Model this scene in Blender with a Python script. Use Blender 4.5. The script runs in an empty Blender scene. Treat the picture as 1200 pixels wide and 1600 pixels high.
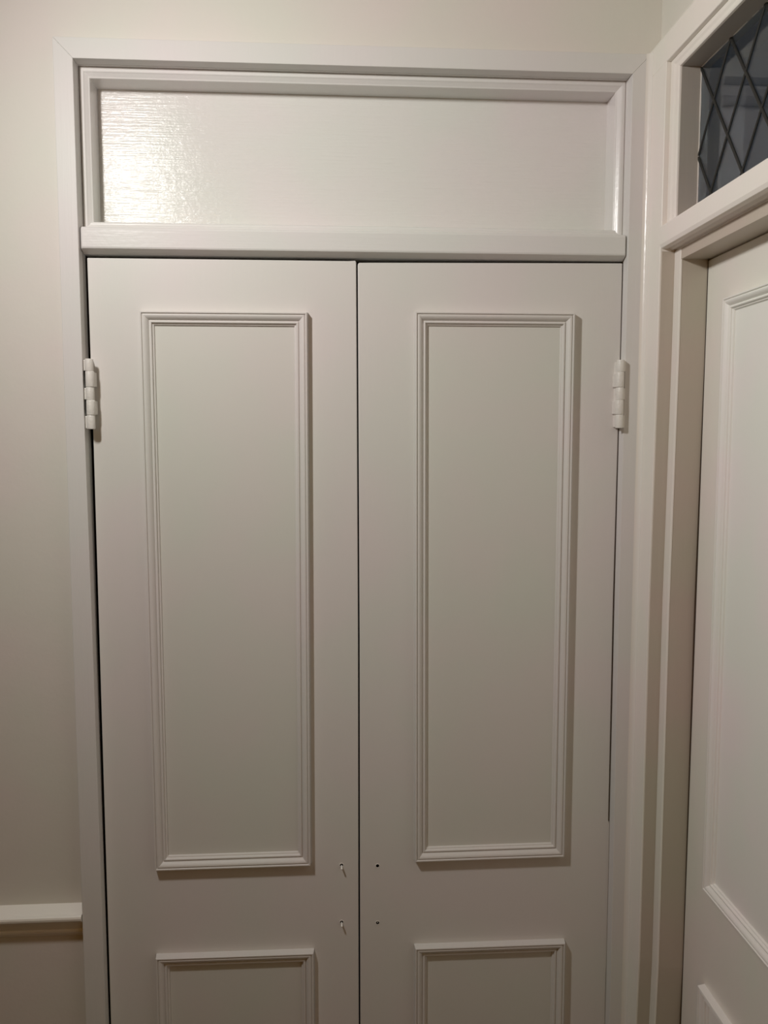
import bpy, bmesh, math, random
from mathutils import Vector, Matrix

S = bpy.context.scene
C = S.collection

# ------------------------------------------------------------------ camera
cam_d = bpy.data.cameras.new('camera')
cam = bpy.data.objects.new('camera', cam_d)
C.objects.link(cam)
cam_d.sensor_fit = 'VERTICAL'
cam_d.sensor_height = 24.0
cam_d.lens = 24.0 * 1297.2 / 1600.0
cam_d.clip_start = 0.02
rt = Vector((9.97947188e-01, -6.40411508e-02, -3.75840980e-04))
up = Vector((0.00604466, 0.08834762, 0.99607136))
fw = Vector((0.06375635, 0.99402889, -0.08855337))
cam.matrix_world = Matrix(((rt.x, up.x, -fw.x, 0.3979), (rt.y, up.y, -fw.y, -1.4251), (rt.z, up.z, -fw.z, 1.733), (0, 0, 0, 1)))
S.camera = cam

# ------------------------------------------------------------------ world, lights, exposure
w = bpy.data.worlds.new('world')
S.world = w
w.use_nodes = True
w.node_tree.nodes['Background'].inputs[0].default_value = (0.02, 0.02, 0.025, 1)
w.node_tree.nodes['Background'].inputs[1].default_value = 0.2

def lamp(name, kind, loc, power, col, size):
    d = bpy.data.lights.new(name, kind)
    d.energy = power
    d.color = col
    if kind == 'POINT':
        d.shadow_soft_size = size
    else:
        d.shape = 'RECTANGLE'
        d.size, d.size_y = size
    o = bpy.data.objects.new(name, d)
    C.objects.link(o)
    o.location = loc
    return o

# hall light hanging left of the camera, its open shade tipped toward the corner
hall = lamp('hall_lamp', 'AREA', (-0.125, -0.77, 2.40), 8.9, (1.0, 0.97, 0.94), (0.09, 0.15))
hall.data.shape = 'ELLIPSE'
hall.rotation_euler = Vector((0.74, 0.38, -0.55)).to_track_quat('-Z', 'Y').to_euler()
# added unseen warm fill from behind, tinting the darker lower surfaces
back = lamp('added_warm_fill', 'AREA', (-0.3, -3.2, 1.9), 3.5, (1.0, 0.46, 0.03), (0.4, 0.4))
back.rotation_euler = Vector((0.25, 1.0, -0.25)).to_track_quat('-Z', 'Y').to_euler()
dusk = lamp('far_room_dusk_light', 'AREA', (2.6, -0.6, 1.9), 1.3, (0.28, 0.58, 1.0), (1.0, 1.2))
dusk.rotation_euler = (0, math.radians(90), 0)

S.view_settings.view_transform = 'Standard'
S.view_settings.look = 'None'
S.view_settings.gamma = 1.0
S.view_settings.exposure = 0.0
S.view_settings.use_curve_mapping = False

# ------------------------------------------------------------------ materials
def principled(name, col, rough, spec=0.5):
    m = bpy.data.materials.new(name)
    m.use_nodes = True
    b = m.node_tree.nodes['Principled BSDF']
    b.inputs['Base Color'].default_value = (*col, 1)
    b.inputs['Roughness'].default_value = rough
    b.inputs['Specular IOR Level'].default_value = spec
    return m, m.node_tree, b

def painted(name, col, rough, layers, tint=0.03, spec=0.5):
    """layers: list of (scale xyz, noise scale, bump strength, distance)"""
    m, nt, b = principled(name, col, rough, spec)
    N, L = nt.nodes, nt.links
    tc = N.new('ShaderNodeTexCoord')
    prev = None
    for sc, ns, st, dist in layers:
        mp = N.new('ShaderNodeMapping')
        mp.inputs['Scale'].default_value = sc
        L.new(tc.outputs['Object'], mp.inputs['Vector'])
        n = N.new('ShaderNodeTexNoise')
        n.inputs['Scale'].default_value = ns
        n.inputs['Detail'].default_value = 4
        n.inputs['Roughness'].default_value = 0.55
        L.new(mp.outputs[0], n.inputs['Vector'])
        bp = N.new('ShaderNodeBump')
        bp.inputs['Strength'].default_value = st
        bp.inputs['Distance'].default_value = dist
        L.new(n.outputs['Fac'], bp.inputs['Height'])
        if prev:
            L.new(prev.outputs[0], bp.inputs['Normal'])
        prev = bp
    if prev:
        L.new(prev.outputs[0], b.inputs['Normal'])
    # faint pink / green unevenness of the paint film
    n2 = N.new('ShaderNodeTexNoise')
    n2.inputs['Scale'].default_value = 5.0
    n2.inputs['Detail'].default_value = 2
    L.new(tc.outputs['Object'], n2.inputs['Vector'])
    r = N.new('ShaderNodeValToRGB')
    r.color_ramp.elements[0].position = 0.35
    r.color_ramp.elements[1].position = 0.65
    r.color_ramp.elements[0].color = (col[0] * (1 + tint), col[1] * (1 - tint * 0.7), col[2] * (1 + 0.3 * tint), 1)
    r.color_ramp.elements[1].color = (col[0] * (1 - tint), col[1] * (1 + tint * 0.5), col[2] * (1 - 0.5 * tint), 1)
    L.new(n2.outputs['Fac'], r.inputs[0])
    L.new(r.outputs[0], b.inputs['Base Color'])
    return m

TRIM = (0.72, 0.705, 0.68)
M_door = painted('satin_white_door_paint', (0.72, 0.70, 0.665), 0.45, [((30, 30, 2.0), 6.0, 0.25, 0.0006), ((1, 1, 1), 220.0, 0.10, 0.0004)], 0.02, 0.35)
M_field = painted('satin_door_field_paint', (0.685, 0.68, 0.625), 0.5, [((30, 30, 2.0), 6.0, 0.12, 0.0004), ((1, 1, 1), 220.0, 0.10, 0.0004)], 0.02, 0.3)
M_gloss_v = painted('gloss_white_trim_paint', TRIM, 0.40, [((40, 40, 1.6), 6.0, 0.35, 0.0006), ((1, 1, 1), 160.0, 0.15, 0.0004)], 0.02, 0.15)
M_wet = painted('gloss_caulk_paint', (0.86, 0.83, 0.77), 0.26, [((30, 30, 6), 9.0, 0.5, 0.0008)], 0.02, 0.6)
M_surround = painted('gloss_white_surround_paint', (0.77, 0.755, 0.73), 0.24, [((40, 40, 1.6), 6.0, 0.3, 0.0005), ((1, 1, 1), 160.0, 0.3, 0.0005)], 0.02, 0.5)
M_bar = painted('gloss_white_bar_paint', (0.75, 0.74, 0.715), 0.25, [((1.6, 40, 34), 7.0, 0.35, 0.0006), ((1, 1, 1), 120.0, 0.3, 0.0006)], 0.02, 0.15)
M_gloss_h = painted('gloss_white_brushed_panel_paint', (0.78, 0.765, 0.735), 0.12, [((1.6, 40, 46), 7.0, 0.75, 0.0008), ((1, 1, 1), 120.0, 0.5, 0.0010)], 0.02, 0.24)
M_trim_s = painted('cream_white_side_trim_paint', (0.88, 0.845, 0.78), 0.34, [((40, 40, 1.6), 6.0, 0.30, 0.0006), ((1, 1, 1), 140.0, 0.18, 0.0005)], 0.03)
M_sdoor = painted('fresh_white_side_door_paint', (0.93, 0.91, 0.875), 0.42, [((30, 30, 2.0), 6.0, 0.25, 0.0006), ((1, 1, 1), 220.0, 0.10, 0.0004)])
M_rail = painted('white_dado_rail_paint', (0.94, 0.91, 0.85), 0.42, [((1.6, 40, 40), 6.0, 0.30, 0.0006)], 0.02, 0.9)
M_reveal = painted('shaded_grey_reveal_paint', (0.47, 0.435, 0.38), 0.5, [((40, 40, 1.6), 6.0, 0.3, 0.0006)], 0.02)  # grey-beige kept dark so the colour supplies the reveal's shade
M_jamb = painted('shaded_cream_jamb_paint', (0.55, 0.49, 0.41), 0.45, [((40, 40, 1.6), 6.0, 0.30, 0.0006), ((1, 1, 1), 140.0, 0.18, 0.0005)], 0.03)  # browner cream, darkened to stand in for shade on the jambs
M_hinge = painted('thick_white_paint_on_hinge', (0.80, 0.78, 0.73), 0.35, [((1, 1, 1), 260.0, 0.6, 0.0012)], 0.02)
M_wall = painted('cream_wall_emulsion', (0.74, 0.71, 0.65), 0.62, [((1, 1, 1), 130.0, 0.25, 0.0007), ((1, 1, 1), 14.0, 0.2, 0.003)], 0.022)
M_ceil = painted('white_ceiling_emulsion', (0.80, 0.78, 0.74), 0.8, [((1, 1, 1), 120.0, 0.2, 0.0006)], 0.01)
M_hall = painted('tan_hall_wallpaper', (0.42, 0.35, 0.26), 0.8, [((1, 1, 1), 90.0, 0.2, 0.0006)], 0.02)
M_floor = painted('brown_floor_boards', (0.10, 0.062, 0.038), 0.5, [((2, 30, 1), 4.0, 0.3, 0.001)], 0.1)
M_dark, _, _ = principled('dark_unpainted_timber', (0.035, 0.022, 0.014), 0.9, 0.1)
M_far = painted('far_room_blue_grey_wall', (0.20, 0.26, 0.34), 0.8, [((1, 1, 1), 60.0, 0.2, 0.001)], 0.05)
M_lead, _, _lb = principled('dull_lead', (0.035, 0.035, 0.032), 0.55)
_lb.inputs['Metallic'].default_value = 0.5
M_steel, _, _sb = principled('bright_steel', (0.95, 0.93, 0.88), 0.35)
_sb.inputs['Metallic'].default_value = 0.15
M_glass, _, _gb = principled('old_window_glass', (0.80, 0.90, 1.0), 0.02)
_gb.inputs['Transmission Weight'].default_value = 1.0
_gb.inputs['IOR'].default_value = 1.33

# ------------------------------------------------------------------ helpers
def link(name, bm, mat, parent=None, bevel=0.0, seg=2, smooth=False):
    me = bpy.data.meshes.new(name)
    bmesh.ops.recalc_face_normals(bm, faces=bm.faces)
    bm.to_mesh(me)
    bm.free()
    me.materials.append(mat)
    o = bpy.data.objects.new(name, me)
    C.objects.link(o)
    if smooth:
        for p in me.polygons:
            p.use_smooth = True
    if parent:
        o.parent = parent
    if bevel:
        md = o.modifiers.new('bevel', 'BEVEL')
        md.width = bevel
        md.segments = seg
        md.limit_method = 'ANGLE'
        md.angle_limit = math.radians(35)
        md.harden_normals = False
    return o

def root(name, loc, label=None, cat=None, group=None, kind=None):
    o = bpy.data.objects.new(name, None)
    o.empty_display_size = 0.05
    C.objects.link(o)
    o.location = loc
    if label: o['label'] = label
    if cat: o['category'] = cat
    if group: o['group'] = group
    if kind: o['kind'] = kind
    bpy.context.view_layer.update()
    return o

def adopt(child, parent):
    """parent while keeping the world position of geometry written in world coordinates"""
    child.parent = parent
    child.matrix_parent_inverse = Matrix.Translation(-world_loc(parent))
    return child

def world_loc(o):
    v = Vector(o.location)
    # parts keep an identity origin, so only a root Empty contributes
    return v

def structure(o):
    o['kind'] = 'structure'
    return o

def box(bm, x0, x1, y0, y1, z0, z1):
    vs = [bm.verts.new((x, y, z)) for x in (x0, x1) for y in (y0, y1) for z in (z0, z1)]
    for f in ((0, 1, 3, 2), (4, 6, 7, 5), (0, 4, 5, 1), (2, 3, 7, 6), (0, 2, 6, 4), (1, 5, 7, 3)):
        bm.faces.new([vs[i] for i in f])

def rings(bm, rs, closed_ring=True, caps=True):
    """bridge successive vertex rings (lists of coordinates)"""
    R = [[bm.verts.new(p) for p in r] for r in rs]
    n = len(R[0])
    for a, b in zip(R[:-1], R[1:]):
        for i in range(n if closed_ring else n - 1):
            j = (i + 1) % n
            bm.faces.new((a[i], a[j], b[j], b[i]))
    if caps:
        bm.faces.new(R[0])
        bm.faces.new(list(reversed(R[-1])))
    return R

def mitred(bm, corners, profile, put):
    """closed mitred frame. corners: outer TL,TR,BR,BL in a 2D plane; profile [(w inward, h)]; put(a,b,h)->xyz"""
    sg = [(1, -1), (-1, -1), (-1, 1), (1, 1)]
    loops = []
    for wv, hv in profile:
        loops.append([bm.verts.new(put(c[0] + s[0] * wv, c[1] + s[1] * wv, hv)) for c, s in zip(corners, sg)])
    for a, b in zip(loops[:-1], loops[1:]):
        for i in range(4):
            j = (i + 1) % 4
            bm.faces.new((a[i], a[j], b[j], b[i]))
    a, b = loops[-1], loops[0]
    for i in range(4):
        j = (i + 1) % 4
        bm.faces.new((a[i], a[j], b[j], b[i]))

def extrude_profile(bm, pts, a, b, put):
    """pts: closed 2D outline; extruded between parameters a and b; put(p, q, t)->xyz"""
    rings(bm, [[put(p, q, a) for p, q in pts], [put(p, q, b) for p, q in pts]])

# applied panel moulding, outer edge highest, ovolo, quirk and small bead
PM = [(0, 0), (.0012, .0112), (.0014, .0130), (.0020, .0138), (.0036, .0138), (.0042, .0130), (.0046, .0112), (.0052, .0112),
      (.0058, .0126), (.0074, .0130), (.0096, .0123), (.0118, .0107), (.0136, .0086), (.0146, .0070), (.0150, .0060),
      (.0156, .0062), (.0160, .0076), (.0170, .0082), (.0186, .0082), (.0194, .0072), (.0198, .0050), (.0204, .0042),
      (.0222, .0038), (.0230, .0024), (.0236, 0)]

# ------------------------------------------------------------------ the room
OX0, OX1, OT = -0.0065, 0.9005, 2.3335       # opening of the cupboard
SW = 0.956                                   # right wall plane
RM_X0, RM_Y0, CEIL = -1.9, -4.6, 2.95

bm = bmesh.new()
box(bm, RM_X0 - 0.1, -0.0225, 0.0, 0.12, 0, CEIL)
box(bm, 0.9165, 1.15, 0.0, 0.12, 0, CEIL)
box(bm, -0.0225, 0.9165, 0.0, 0.12, 2.349, CEIL)
structure(link('wall_back', bm, M_wall))

DY0, DY1 = -0.062, -0.900                    # side doorway hole (between wall edges)
bm = bmesh.new()
box(bm, SW, SW + 0.12, DY0, 0.0, 0, CEIL)
box(bm, SW, SW + 0.12, DY1, DY0, 2.345, CEIL)
box(bm, SW, SW + 0.12, RM_Y0, DY1, 0, CEIL)
structure(link('wall_right', bm, M_wall))
bm = bmesh.new(); box(bm, RM_X0 - 0.1, RM_X0, RM_Y0, 0.0, 0, CEIL)
structure(link('wall_left', bm, M_hall))
bm = bmesh.new(); box(bm, RM_X0 - 0.1, SW + 0.12, RM_Y0 - 0.1, RM_Y0, 0, CEIL)
structure(link('wall_front', bm, M_hall))
bm = bmesh.new(); box(bm, RM_X0 - 0.1, SW + 0.12, RM_Y0 - 0.1, 0.12, -0.05, 0)
structure(link('floor', bm, M_floor))
bm = bmesh.new(); box(bm, RM_X0 - 0.1, SW + 0.12, RM_Y0 - 0.1, 0.12, CEIL, CEIL + 0.05)
structure(link('ceiling', bm, M_hall))

# the unlit room behind the side door: walls with thickness around it
bm = bmesh.new()
fx0, fx1, fy0, fy1 = SW + 0.12, 3.2, -2.6, 0.9
box(bm, fx1, fx1 + 0.1, fy0, fy1, 0, CEIL)
box(bm, fx0, fx1 + 0.1, fy1, fy1 + 0.1, 0, CEIL)
box(bm, fx0, fx1 + 0.1, fy0 - 0.1, fy0, 0, CEIL)
box(bm, fx0, fx1 + 0.1, fy0 - 0.1, fy1 + 0.1, CEIL, CEIL + 0.1)
box(bm, fx0, fx1 + 0.1, fy0 - 0.1, fy1 + 0.1, -0.05, 0)
box(bm, fx0, fx0 + 0.05, 0.12, fy1, 0, CEIL)
structure(link('wall_beyond', bm, M_far))

# dado rail on the back wall, left of the cupboard
pts = [(0.0, .9196), (-.0172, .9100), (-.0205, .9090), (-.0215, .9094), (-.0235, .9096), (-.0262, .9080), (-.0272, .9050),
       (-.0266, .9015), (-.0240, .8985), (-.0200, .8970), (-.0165, .8930), (-.0130, .8870), (-.0105, .8805), (-.0090, .8780),
       (-.0088, .8765), (-.0105, .8745), (-.0105, .8715), (-.0085, .8690), (-.0060, .8675), (-.0045, .8640), (0.0, .8600)]
bm = bmesh.new()
extrude_profile(bm, pts, RM_X0, -0.0378, lambda p, q, t: (t, p, q))
structure(link('trim_1', bm, M_rail))

# ------------------------------------------------------------------ cupboard frame
CF = root('built_in_cupboard', (0.447, 0.0, 0.0),
          'white painted double door cupboard with a blank glossy panel above its doors', 'cupboard')
YF = -0.022
OL, OTOP, OR = -0.0370, 2.3655, 0.9315
# architrave: two legs and a head, mitred
def arch_piece(name, poly):
    bm = bmesh.new()
    rings(bm, [[(x, YF, z) for x, z in poly], [(x, 0.0, z) for x, z in poly]])
    return adopt(link(name, bm, M_gloss_v, None, 0.0009, 3), CF)
arch_piece('architrave', [(OL, 0), (-.0028, 0), (-.0030, .9), (-.0045, 1.44), (OX0, 1.8), (OX0, OT), (OL, OTOP)])
arch_piece('architrave', [(OX1, OT), (OX1 - .0005, 2.0), (OX1 - .0015, 1.45), (OX1 + .001, 0.7), (OX1 + .001, 0), (OR, 0), (OR, OTOP)])
arch_piece('architrave', [(OL, OTOP), (OX0, OT), (OX1, OT), (OR, OTOP)])

# bead and deep reveal round the panel above the doors
FP = [(-.012, -.0003), (.0000, -.0003), (.0003, -.0086), (.0008, -.0082), (.0014, -.0070), (.0026, -.0062), (.0062, -.0060), (.0078, -.0066),
      (.0090, -.0080), (.0140, -.0120), (.0156, -.0126), (.0162, -.0140), (.0168, -.0550), (.0168, -.0600), (-.012, -.0600)]
bm = bmesh.new()
mitred(bm, [(OX0, OT), (OX1, OT), (OX1, 2.0735), (OX0, 2.0735)], FP, lambda a, b, h: (a, -h, b))
adopt(link('panel_surround', bm, M_surround, None, 0.0004, 2), CF)
bm = bmesh.new()
box(bm, OX0 + .004, OX1 - .004, 0.0545, 0.066, 2.078, OT - .004)
adopt(link('overdoor_panel', bm, M_gloss_h), CF)

# transom bar between the panel and the doors
pts = [(.050, 2.0890), (.0130, 2.0890), (.0105, 2.0880), (.0096, 2.0862), (.0096, 2.0800), (.0080, 2.0785), (-.0070, 2.0766),
       (-.0140, 2.0752), (-.0168, 2.0732), (-.0178, 2.0705), (-.0178, 2.0432), (-.0170, 2.0408), (-.0150, 2.0396), (.0015, 2.0347), (.050, 2.0347)]
bm = bmesh.new()
n = len(pts)
def barring(x, inset=0):
    return [(x, p if p > -.004 else p + inset, q) for p, q in pts]
rings(bm, [barring(OX0 + .0015, .004), barring(OX0 + .0042), barring(OX1 - .0042), barring(OX1 - .0012, .004)])
adopt(link('transom_bar', bm, M_bar), CF)

# jambs the doors close against, then the dark inside of the cupboard
bm = bmesh.new()
box(bm, OX0 - .0155, OX0, 0.0125, 0.12, 0, 2.074)
box(bm, OX1 + .001, OX1 + .0155, 0.0125, 0.12, 0, 2.074)
box(bm, OX0, OX1, 0.045, 0.12, 2.036, 2.073)
adopt(link('jamb', bm, M_dark), CF)
for xa, xb in ((OX0 - .0155, OX0 + .0008), (OX1 + .0006, OX1 + .0155)):
    bm = bmesh.new()
    box(bm, xa, xb, 0.0002, 0.0120, 0, 2.074)
    adopt(link('jamb_lining', bm, M_gloss_v), CF)
bm = bmesh.new()
box(bm, OX0 - .03, OX0 - .015, 0.121, 0.62, 0, 2.349)
box(bm, OX1 + .015, OX1 + .03, 0.121, 0.62, 0, 2.349)
box(bm, OX0 - .03, OX1 + .03, 0.62, 0.64, 0, 2.349)
box(bm, OX0 - .03, OX1 + .03, 0.121, 0.64, 2.34, 2.36)
box(bm, OX0 - .03, OX1 + .03, 0.121, 0.64, 0.0, 0.02)
adopt(link('cupboard_interior', bm, M_dark), CF)

# ------------------------------------------------------------------ cupboard doors
def drill(o, spots, r, depth):
    """cut round blind holes into the front (y = 0) of a door"""
    cb = bmesh.new()
    for x, z in spots:
        ri = []
        for y in (-0.02, depth):
            ri.append([(x + r * math.cos(a * math.tau / 14), y, z + r * math.sin(a * math.tau / 14)) for a in range(14)])
        rings(cb, ri)
    bmesh.ops.recalc_face_normals(cb, faces=cb.faces)
    me = bpy.data.meshes.new('cut'); cb.to_mesh(me); cb.free()
    me.materials.append(M_dark)
    c = bpy.data.objects.new('cut', me); C.objects.link(c)
    md = o.modifiers.new('holes', 'BOOLEAN')
    md.operation = 'DIFFERENCE'; md.solver = 'EXACT'; md.object = c
    md.material_mode = 'TRANSFER'
    dg = bpy.context.evaluated_depsgraph_get()
    dg.update()
    new = bpy.data.meshes.new_from_object(o.evaluated_get(dg), preserve_all_data_layers=True, depsgraph=dg)
    o.modifiers.clear()
    o.data = new
    bpy.data.objects.remove(c)

def ring_blob(x, z, r, t, y=0.0):
    bm = bmesh.new()
    n, m = 20, 8
    vs = [[bm.verts.new((x + (r + t * math.cos(b * math.tau / m)) * math.cos(a * math.tau / n), y - t * 0.7 * math.sin(b * math.tau / m),
                         z + (r + t * math.cos(b * math.tau / m)) * math.sin(a * math.tau / n))) for b in range(m)] for a in range(n)]
    for a in range(n):
        for b in range(m):
            bm.faces.new((vs[a][b], vs[(a + 1) % n][b], vs[(a + 1) % n][(b + 1) % m], vs[a][(b + 1) % m]))
    return bm

def pin(x, z, r, y0, y1, droop=0.0, side=0.0):
    bm = bmesh.new()
    rr = []
    for y, k in ((y1, 1), (y0 + r * .5, 1), (y0, .55)):
        f = (y1 - y) / (y1 - y0)
        rr.append([(x + side * f + r * k * math.cos(a * math.tau / 12), y, z - droop * f + r * k * math.sin(a * math.tau / 12)) for a in range(12)])
    rings(bm, rr)
    return bm

def knuckle_hinge(door, xc, z1, z0, side, yc=-0.0225, seed=1):
    """side: +1 the door leaf lies to the right of the pin"""
    rnd = random.Random(seed)
    h = link('hinge', (lambda b: (box(b, xc - .0016, xc + .0016, yc, 0.028, z0 + .002, z1 - .002), b)[1])(bmesh.new()), M_hinge)
    adopt(h, CF)
    H = z1 - z0
    cuts = [0, .175, .40, .585, .80, 1.0]
    for i in range(5):
        a, b = z1 - H * cuts[i], z1 - H * cuts[i + 1]
        r = .0066 if i % 2 == 0 else .0071
        ox = (0.0 if i % 2 == 0 else 0.0006 * side) + rnd.uniform(-.0002, .0002)
        bm = bmesh.new()
        rr = []
        e = .0011
        prof = [(a, .88), (a - e * .35, .97), (a - e, 1.0), ((a + b) / 2, 1.01), (b + e, 1.0), (b + e * .35, .97), (b, .88)]
        for z, k in prof:
            rg = []
            for t in range(24):
                an = t * math.tau / 24
                wob = 1 + rnd.uniform(-.012, .012)
                # flatter toward the back where the paint fills it to the frame
                rg.append((xc + ox + r * k * wob * math.cos(an), yc + r * k * wob * math.sin(an), z + rnd.uniform(-.0002, .0002)))
            rr.append(rg)
        rings(bm, rr)
        kn = link('knuckle', bm, M_hinge, smooth=True)
        kn.parent = h
    for i in range(5):      # tabs that wrap on to the door (1, 3) or on to the frame (0, 2, 4)
        if i % 2:
            xa, xb = sorted((xc, xc + side * (.0066 if side > 0 else .0045)))
        else:
            xa, xb = sorted((xc, OX0 - .0002 if side > 0 else OX1 + .0002))
        a, b = z1 - H * cuts[i], z1 - H * cuts[i + 1]
        bm = bmesh.new()
        box(bm, xa, xb, yc + .003, .0 if i % 2 else .0120, b + .001, a - .001)
        lf = link('hinge_tab', bm, M_hinge, None, .0012, 2)
        lf.parent = h
    return h

def cupboard_door(label, outline, up_rect, low_rect, hinge, holes, mat=M_door):
    bm = bmesh.new()
    rings(bm, [[(x, 0.0, z) for x, z in outline], [(x, 0.036, z) for x, z in outline]])
    slab = link('door', bm, mat, None, 0.0016, 3)
    drill(slab, holes, .0031, .03)
    adopt(slab, CF)
    slab['label'] = label
    for rect in (up_rect, low_rect):
        b2 = bmesh.new()
        mitred(b2, rect, PM, lambda a, b, h: (a, -h, b))
        link('panel_moulding', b2, mat).parent = slab
        b2 = bmesh.new()
        xs = [p[0] for p in rect]; zs_ = [p[1] for p in rect]
        box(b2, max(xs[0], xs[3]) + .021, min(xs[1], xs[2]) - .021, -.0006, .004, max(zs_[2], zs_[3]) + .021, min(zs_[0], zs_[1]) - .021)
        link('panel', b2, M_field).parent = slab
    knuckle_hinge(slab, *hinge)
    return slab

left = cupboard_door('left-hand white cupboard door with bright screw stubs poking from its two handle holes',
    [(.0002, .012), (-.0004, .69), (.0006, 1.39), (.0010, 1.717), (.0000, 2.0288), (.2, 2.0290), (.430, 2.0292), (.4415, 2.0300), (.4428, 2.027),
     (.4432, 1.85), (.4440, 1.38), (.4432, .95), (.4430, .669), (.4430, .012)],
    [(.0840, 1.9430), (.3614, 1.9430), (.3590, .9786), (.0858, .9786)],
    [(.0833, .8195), (.3631, .8180), (.3625, .130), (.0838, .130)],
    (.0040, 1.8625, 1.7480, +1, -.0205, 3), [(.4130, .9722), (.4126, .8652)])
right = cupboard_door('right-hand white cupboard door with two empty handle holes, next to the side doorway',
    [(.4458, .012), (.4458, .669), (.4460, .95), (.4466, 1.38), (.4454, 2.0235), (.4470, 2.0266), (.4700, 2.0270), (.70, 2.0295), (.8990, 2.0315),
     (.8993, 1.9), (.8972, 1.455), (.8982, 1.040), (.9010, 1.034), (.9012, .76), (.9008, .755), (.9008, .70), (.9010, .66), (.9010, .012)],
    [(.5402, 1.9460), (.8155, 1.9460), (.8150, .9796), (.5429, .9790)],
    [(.5434, .8190), (.8202, .8180), (.8205, .130), (.5436, .130)],
    (.8905, 1.8650, 1.7500, -1, -.0270, 5), [(.4775, .9688), (.4775, .8615)])

for R, x, z, kind in ((left, .4130, .9722, 'stub'), (left, .4126, .8652, 'stub'), (right, .4775, .9688, 'hole'), (right, .4775, .8615, 'plug')):
    link('hole_rim', ring_blob(x, z, .0036, .0007), M_hinge, smooth=True).parent = R
    if kind == 'stub':
        o = link('screw_stub', pin(x, z - .0009, .0016, -.0105, .02, .0014, .0002), M_steel, smooth=True); o.parent = R
        o['label'] = 'bright metal screw stub'
    elif kind == 'plug':
        o = link('screw_stub', pin(x, z, .0011, .0005, .02), M_door, smooth=True); o.parent = R
        o['label'] = 'recessed painted screw end'

# ------------------------------------------------------------------ side doorway: casing and frame
SC = 0.9315
T1 = root('trim_2', (SW, -0.49, 0.0), kind='structure')
CE_U, CE_L = -.0850, -.0795                  # inner edge of the casing above / below the bar
FAR = -.900                                   # inner edge of the casing at the other side of the doorway
ZT = 2.3270
def part(name, bm, mat, parent, bevel=0.0, seg=2, smooth=False):
    return adopt(link(name, bm, mat, None, bevel, seg, smooth), parent)
# casing: leg in the corner, head, and the far leg
bm = bmesh.new()
rings(bm, [[(SC, YF + .010, z), (SC, ye, z), (SW + .02, ye, z), (SW + .02, YF + .010, z)] for z, ye in
           ((0, -.0690), (.70, -.0695), (.82, -.0750), (1.45, -.0740), (1.86, -.0815), (2.05, -.0822), (2.075, CE_U), (2.25, CE_U), (ZT, -.0863))])
part('casing', bm, M_trim_s, T1, .0015, 3)
bm = bmesh.new()
rings(bm, [[(SC, y, ZT + dz), (SC, y, 2.368), (SC + .003, y, 2.374), (SW, y, 2.400), (SW + .02, y, 2.400), (SW + .02, y, ZT + dz)] for y, dz in ((-.0005, 0), (-.30, -.004), (FAR - .055, -.006))])
part('casing', bm, M_trim_s, T1, .0015, 3)
bm = bmesh.new()
box(bm, SC, SW + .02, FAR - .055, FAR, 0, ZT)
part('casing', bm, M_trim_s, T1, .0015, 3)
# caulk in the corner between the two casings
bm = bmesh.new()
r = .0085
arc = [(SC - r + r * math.sin(t), YF - r + r * math.cos(t)) for t in [i * math.pi / 2 / 14 for i in range(15)]]
rings(bm, [[(x, y, z) for x, y in arc] + [(SC + .001, YF + .001, z)] for z in (0.0, 1.2, 2.366)])
part('caulk_fillet', bm, M_wet, T1)

# frame of the fanlight (above the bar): bead, then deep reveal to the glass
GX = .9765
UP = [(-.004, -.030), (-.004, -.0095), (.0008, -.0096), (.0012, -.0080), (.0030, -.0074), (.0120, -.0076), (.0170, -.0092), (.0250, -.0095),
      (.0282, -.0105), (.0288, -.0125), (.0288, -.030)]
UP2 = [(.0200, -.0135), (.0294, -.0135), (.0294, -.0455), (.0302, -.0475), (.0302, -.060), (.0200, -.060)]
def put_side(a, b, h):       # a runs along -y
    return (SC - h, -a, b)
bm = bmesh.new()
sg = [(1, -1), (-1, -1), (-1, 1), (1, 1)]
cor = [(-CE_U + .0006, ZT - .0005), (-FAR, ZT - .0065), (-FAR, 2.052), (-CE_U + .0006, 2.052)]
def mit2(bm, corners, profile, put, wz):
    loops = []
    for wv, hv in profile:
        loops.append([bm.verts.new(put(c[0] + s[0] * wv, c[1] + s[1] * wv * wz, hv)) for c, s in zip(corners, sg)])
    loops.append(loops[0])
    for a, b in zip(loops[:-1], loops[1:]):
        for i in range(4):
            j = (i + 1) % 4
            bm.faces.new((a[i], a[j], b[j], b[i]))
mit2(bm, cor, UP, put_side, .66)
part('fanlight_bead', bm, M_trim_s, T1, .0005, 2)
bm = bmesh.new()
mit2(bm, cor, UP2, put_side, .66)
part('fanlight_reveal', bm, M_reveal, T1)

# transom bar above the side door, grooved underneath
pts = [(.0000, 2.0420), (-.0008, 2.0440), (-.0008, 2.0705), (.0004, 2.0732), (.0040, 2.0745), (.012, 2.0765), (.040, 2.0850), (.085, 2.0850), (.085, 2.0340),
       (.0250, 2.0340), (.0250, 2.0362), (.0175, 2.0362), (.0140, 2.0395), (.0120, 2.0380), (.0050, 2.0375), (.0016, 2.0385)]
bm = bmesh.new()
rings(bm, [[(SC + p, y, q) for p, q in pts] for y in (CE_L - .0015, FAR)])
part('transom_bar', bm, M_trim_s, T1, .0005, 2)

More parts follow.
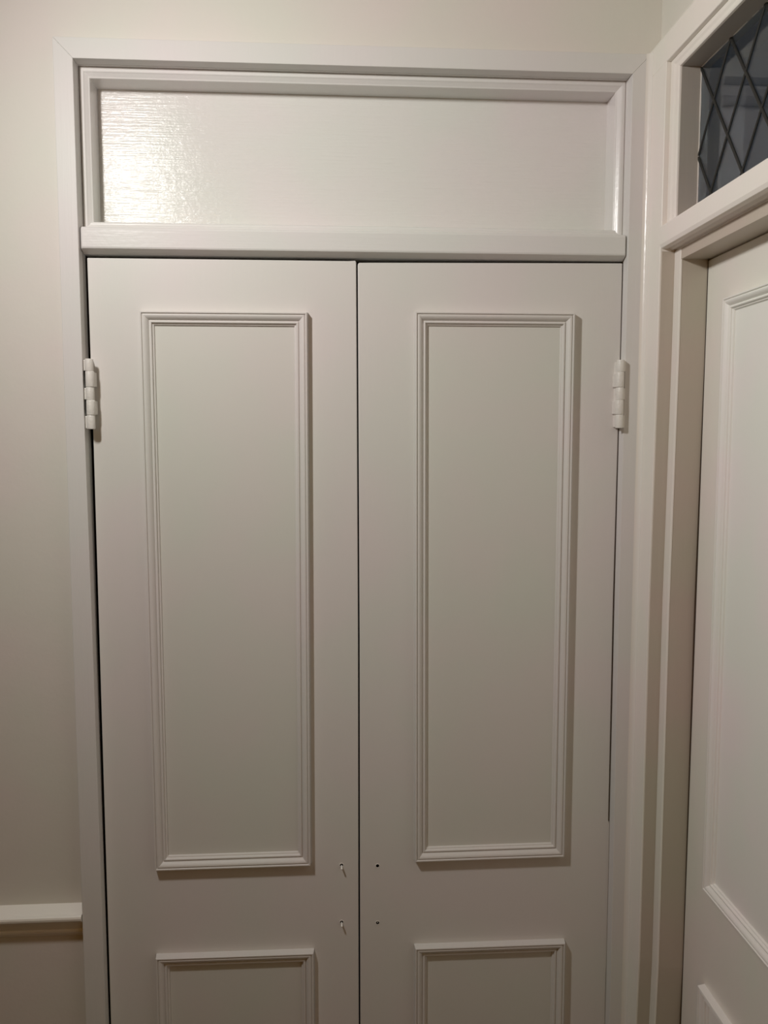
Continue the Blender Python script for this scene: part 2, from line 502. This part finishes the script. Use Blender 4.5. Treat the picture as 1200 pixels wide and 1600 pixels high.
# door frame below the bar: step, narrow face, deep reveal
JY, RY = -.0815, -.1065
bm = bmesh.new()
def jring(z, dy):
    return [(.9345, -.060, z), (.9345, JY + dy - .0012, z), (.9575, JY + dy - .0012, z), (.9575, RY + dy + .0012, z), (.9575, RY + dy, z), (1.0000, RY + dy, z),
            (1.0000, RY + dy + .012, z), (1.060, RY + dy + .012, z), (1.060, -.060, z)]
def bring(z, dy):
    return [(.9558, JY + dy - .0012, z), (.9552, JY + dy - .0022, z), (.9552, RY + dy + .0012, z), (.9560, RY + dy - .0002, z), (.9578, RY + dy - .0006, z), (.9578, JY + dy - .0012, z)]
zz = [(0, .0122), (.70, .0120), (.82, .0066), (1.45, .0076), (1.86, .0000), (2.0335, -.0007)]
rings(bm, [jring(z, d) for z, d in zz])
part('jamb', bm, M_jamb, T1)  # its step side lays the painted shade over the casing edge
bm = bmesh.new()
rings(bm, [bring(z, d) for z, d in zz])
part('stop_bead', bm, M_trim_s, T1)
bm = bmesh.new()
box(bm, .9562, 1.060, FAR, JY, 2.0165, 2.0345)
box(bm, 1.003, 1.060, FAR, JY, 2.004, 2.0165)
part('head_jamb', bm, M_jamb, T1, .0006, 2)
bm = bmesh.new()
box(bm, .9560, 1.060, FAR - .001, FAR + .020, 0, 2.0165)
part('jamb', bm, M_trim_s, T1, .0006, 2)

# ------------------------------------------------------------------ leaded fanlight
W1 = root('window_1', (GX, -0.49, 2.08), kind='structure')
gy0, gy1, gz0, gz1 = CE_U - .024, FAR + .026, 2.076, ZT - .014
bm = bmesh.new()
box(bm, GX, GX + .003, gy1, gy0, gz0, gz1)
part('glass_pane', bm, M_glass, W1)
Y0, Z0, DY, DZ = -.1130, 2.3065, .0965, .1345
def came(bm, p, q, width, h):
    """half-round lead strip on the glass from p to q, both (y, z)"""
    d = Vector((q[0] - p[0], q[1] - p[1])); L = d.length; d.normalize()
    nrm = Vector((-d.y, d.x))
    rr = []
    for t in (0, L):
        c = Vector(p) + d * t
        rg = []
        for k in range(7):
            a = math.pi * k / 6
            o = nrm * (width / 2) * math.cos(a)
            rg.append((GX - h * math.sin(a) * .9 - .0001, c.x + o.x, c.y + o.y))
        for s in (-1, 1):
            o = nrm * (width / 2) * s
            rg.append((GX + .0008, c.x + o.x, c.y + o.y))
        rr.append(rg)
    rings(bm, rr)
def clip(y, z, dy, dz):
    """segment through (y,z) with direction (dy,dz) clipped to the pane"""
    ts = []
    t0, t1 = -1e9, 1e9
    for v, d, lo, hi in ((y, dy, gy1, gy0), (z, dz, gz0, gz1)):
        a, b = (lo - v) / d, (hi - v) / d
        t0, t1 = max(t0, min(a, b)), min(t1, max(a, b))
    return t0, t1
k = 0
for sgn, wid in ((-1, .0054), (1, .0042)):
    for i in range(-3, 12):
        y = Y0 - DY * i
        t0, t1 = clip(y, Z0, -DY, sgn * DZ)
        if t1 - t0 < .02: continue
        bm = bmesh.new()
        came(bm, (y - DY * t0, Z0 + sgn * DZ * t0), (y - DY * t1, Z0 + sgn * DZ * t1), wid, .0022)
        part('lead_strip', bm, M_lead, W1)
        k += 1
# ragged painted putty line round the glass
rnd = random.Random(4)
bm = bmesh.new()
def putty(pts, wdt):
    rr = []
    for (y, z, ny, nz) in pts:
        wv = wdt * rnd.uniform(.5, 1.5)
        rr.append([(GX - .0016, y - ny * .002, z - nz * .002), (GX - .0012, y + ny * wv, z + nz * wv), (GX + .0002, y + ny * wv, z + nz * wv), (GX + .0002, y - ny * .002, z - nz * .002)])
    rings(bm, rr)
ya_, yb_ = CE_U - .0302, FAR + .0302
za_, zb_ = 2.0845, ZT - .0205
putty([(ya_ + .0002, za_ + (zb_ - za_) * i / 22, -1, 0) for i in range(23)], .0010)
putty([(ya_ + (yb_ - ya_) * i / 60, zb_ + .0006, 0, -1) for i in range(61)], .0012)
part('putty_line', bm, M_trim_s, W1)

# ------------------------------------------------------------------ side door
D1 = root('door_1', (1.0, -0.49, 0.0), kind='structure')
SX = 1.0
bm = bmesh.new()
box(bm, SX, SX + .04, -.8790, RY - .0025, .010, 2.0145)
for v in bm.verts:      # the latch-side edge leans with its jamb
    if v.co.y > -.5 and v.co.z < .5: v.co.y += .0120
part('door_slab', bm, M_trim_s, D1, .0012, 2)
PS = [(a * .88, b * .88) for a, b in PM]
for z1, z0, ya in ((1.9430, 1.0120, -.1865), (.8480, .150, -.1830)):
    bm = bmesh.new()
    mitred(bm, [(-ya, z1), (.800, z1), (.800, z0), (-ya + .001, z0)], PS, lambda a, b, h: (SX - h, -a, b))
    part('panel_moulding', bm, M_sdoor, D1)
    bm = bmesh.new()
    box(bm, SX - .0004, SX + .002, -.780, ya - .0200, z0 + .0190, z1 - .0190)
    part('panel', bm, M_sdoor, D1)
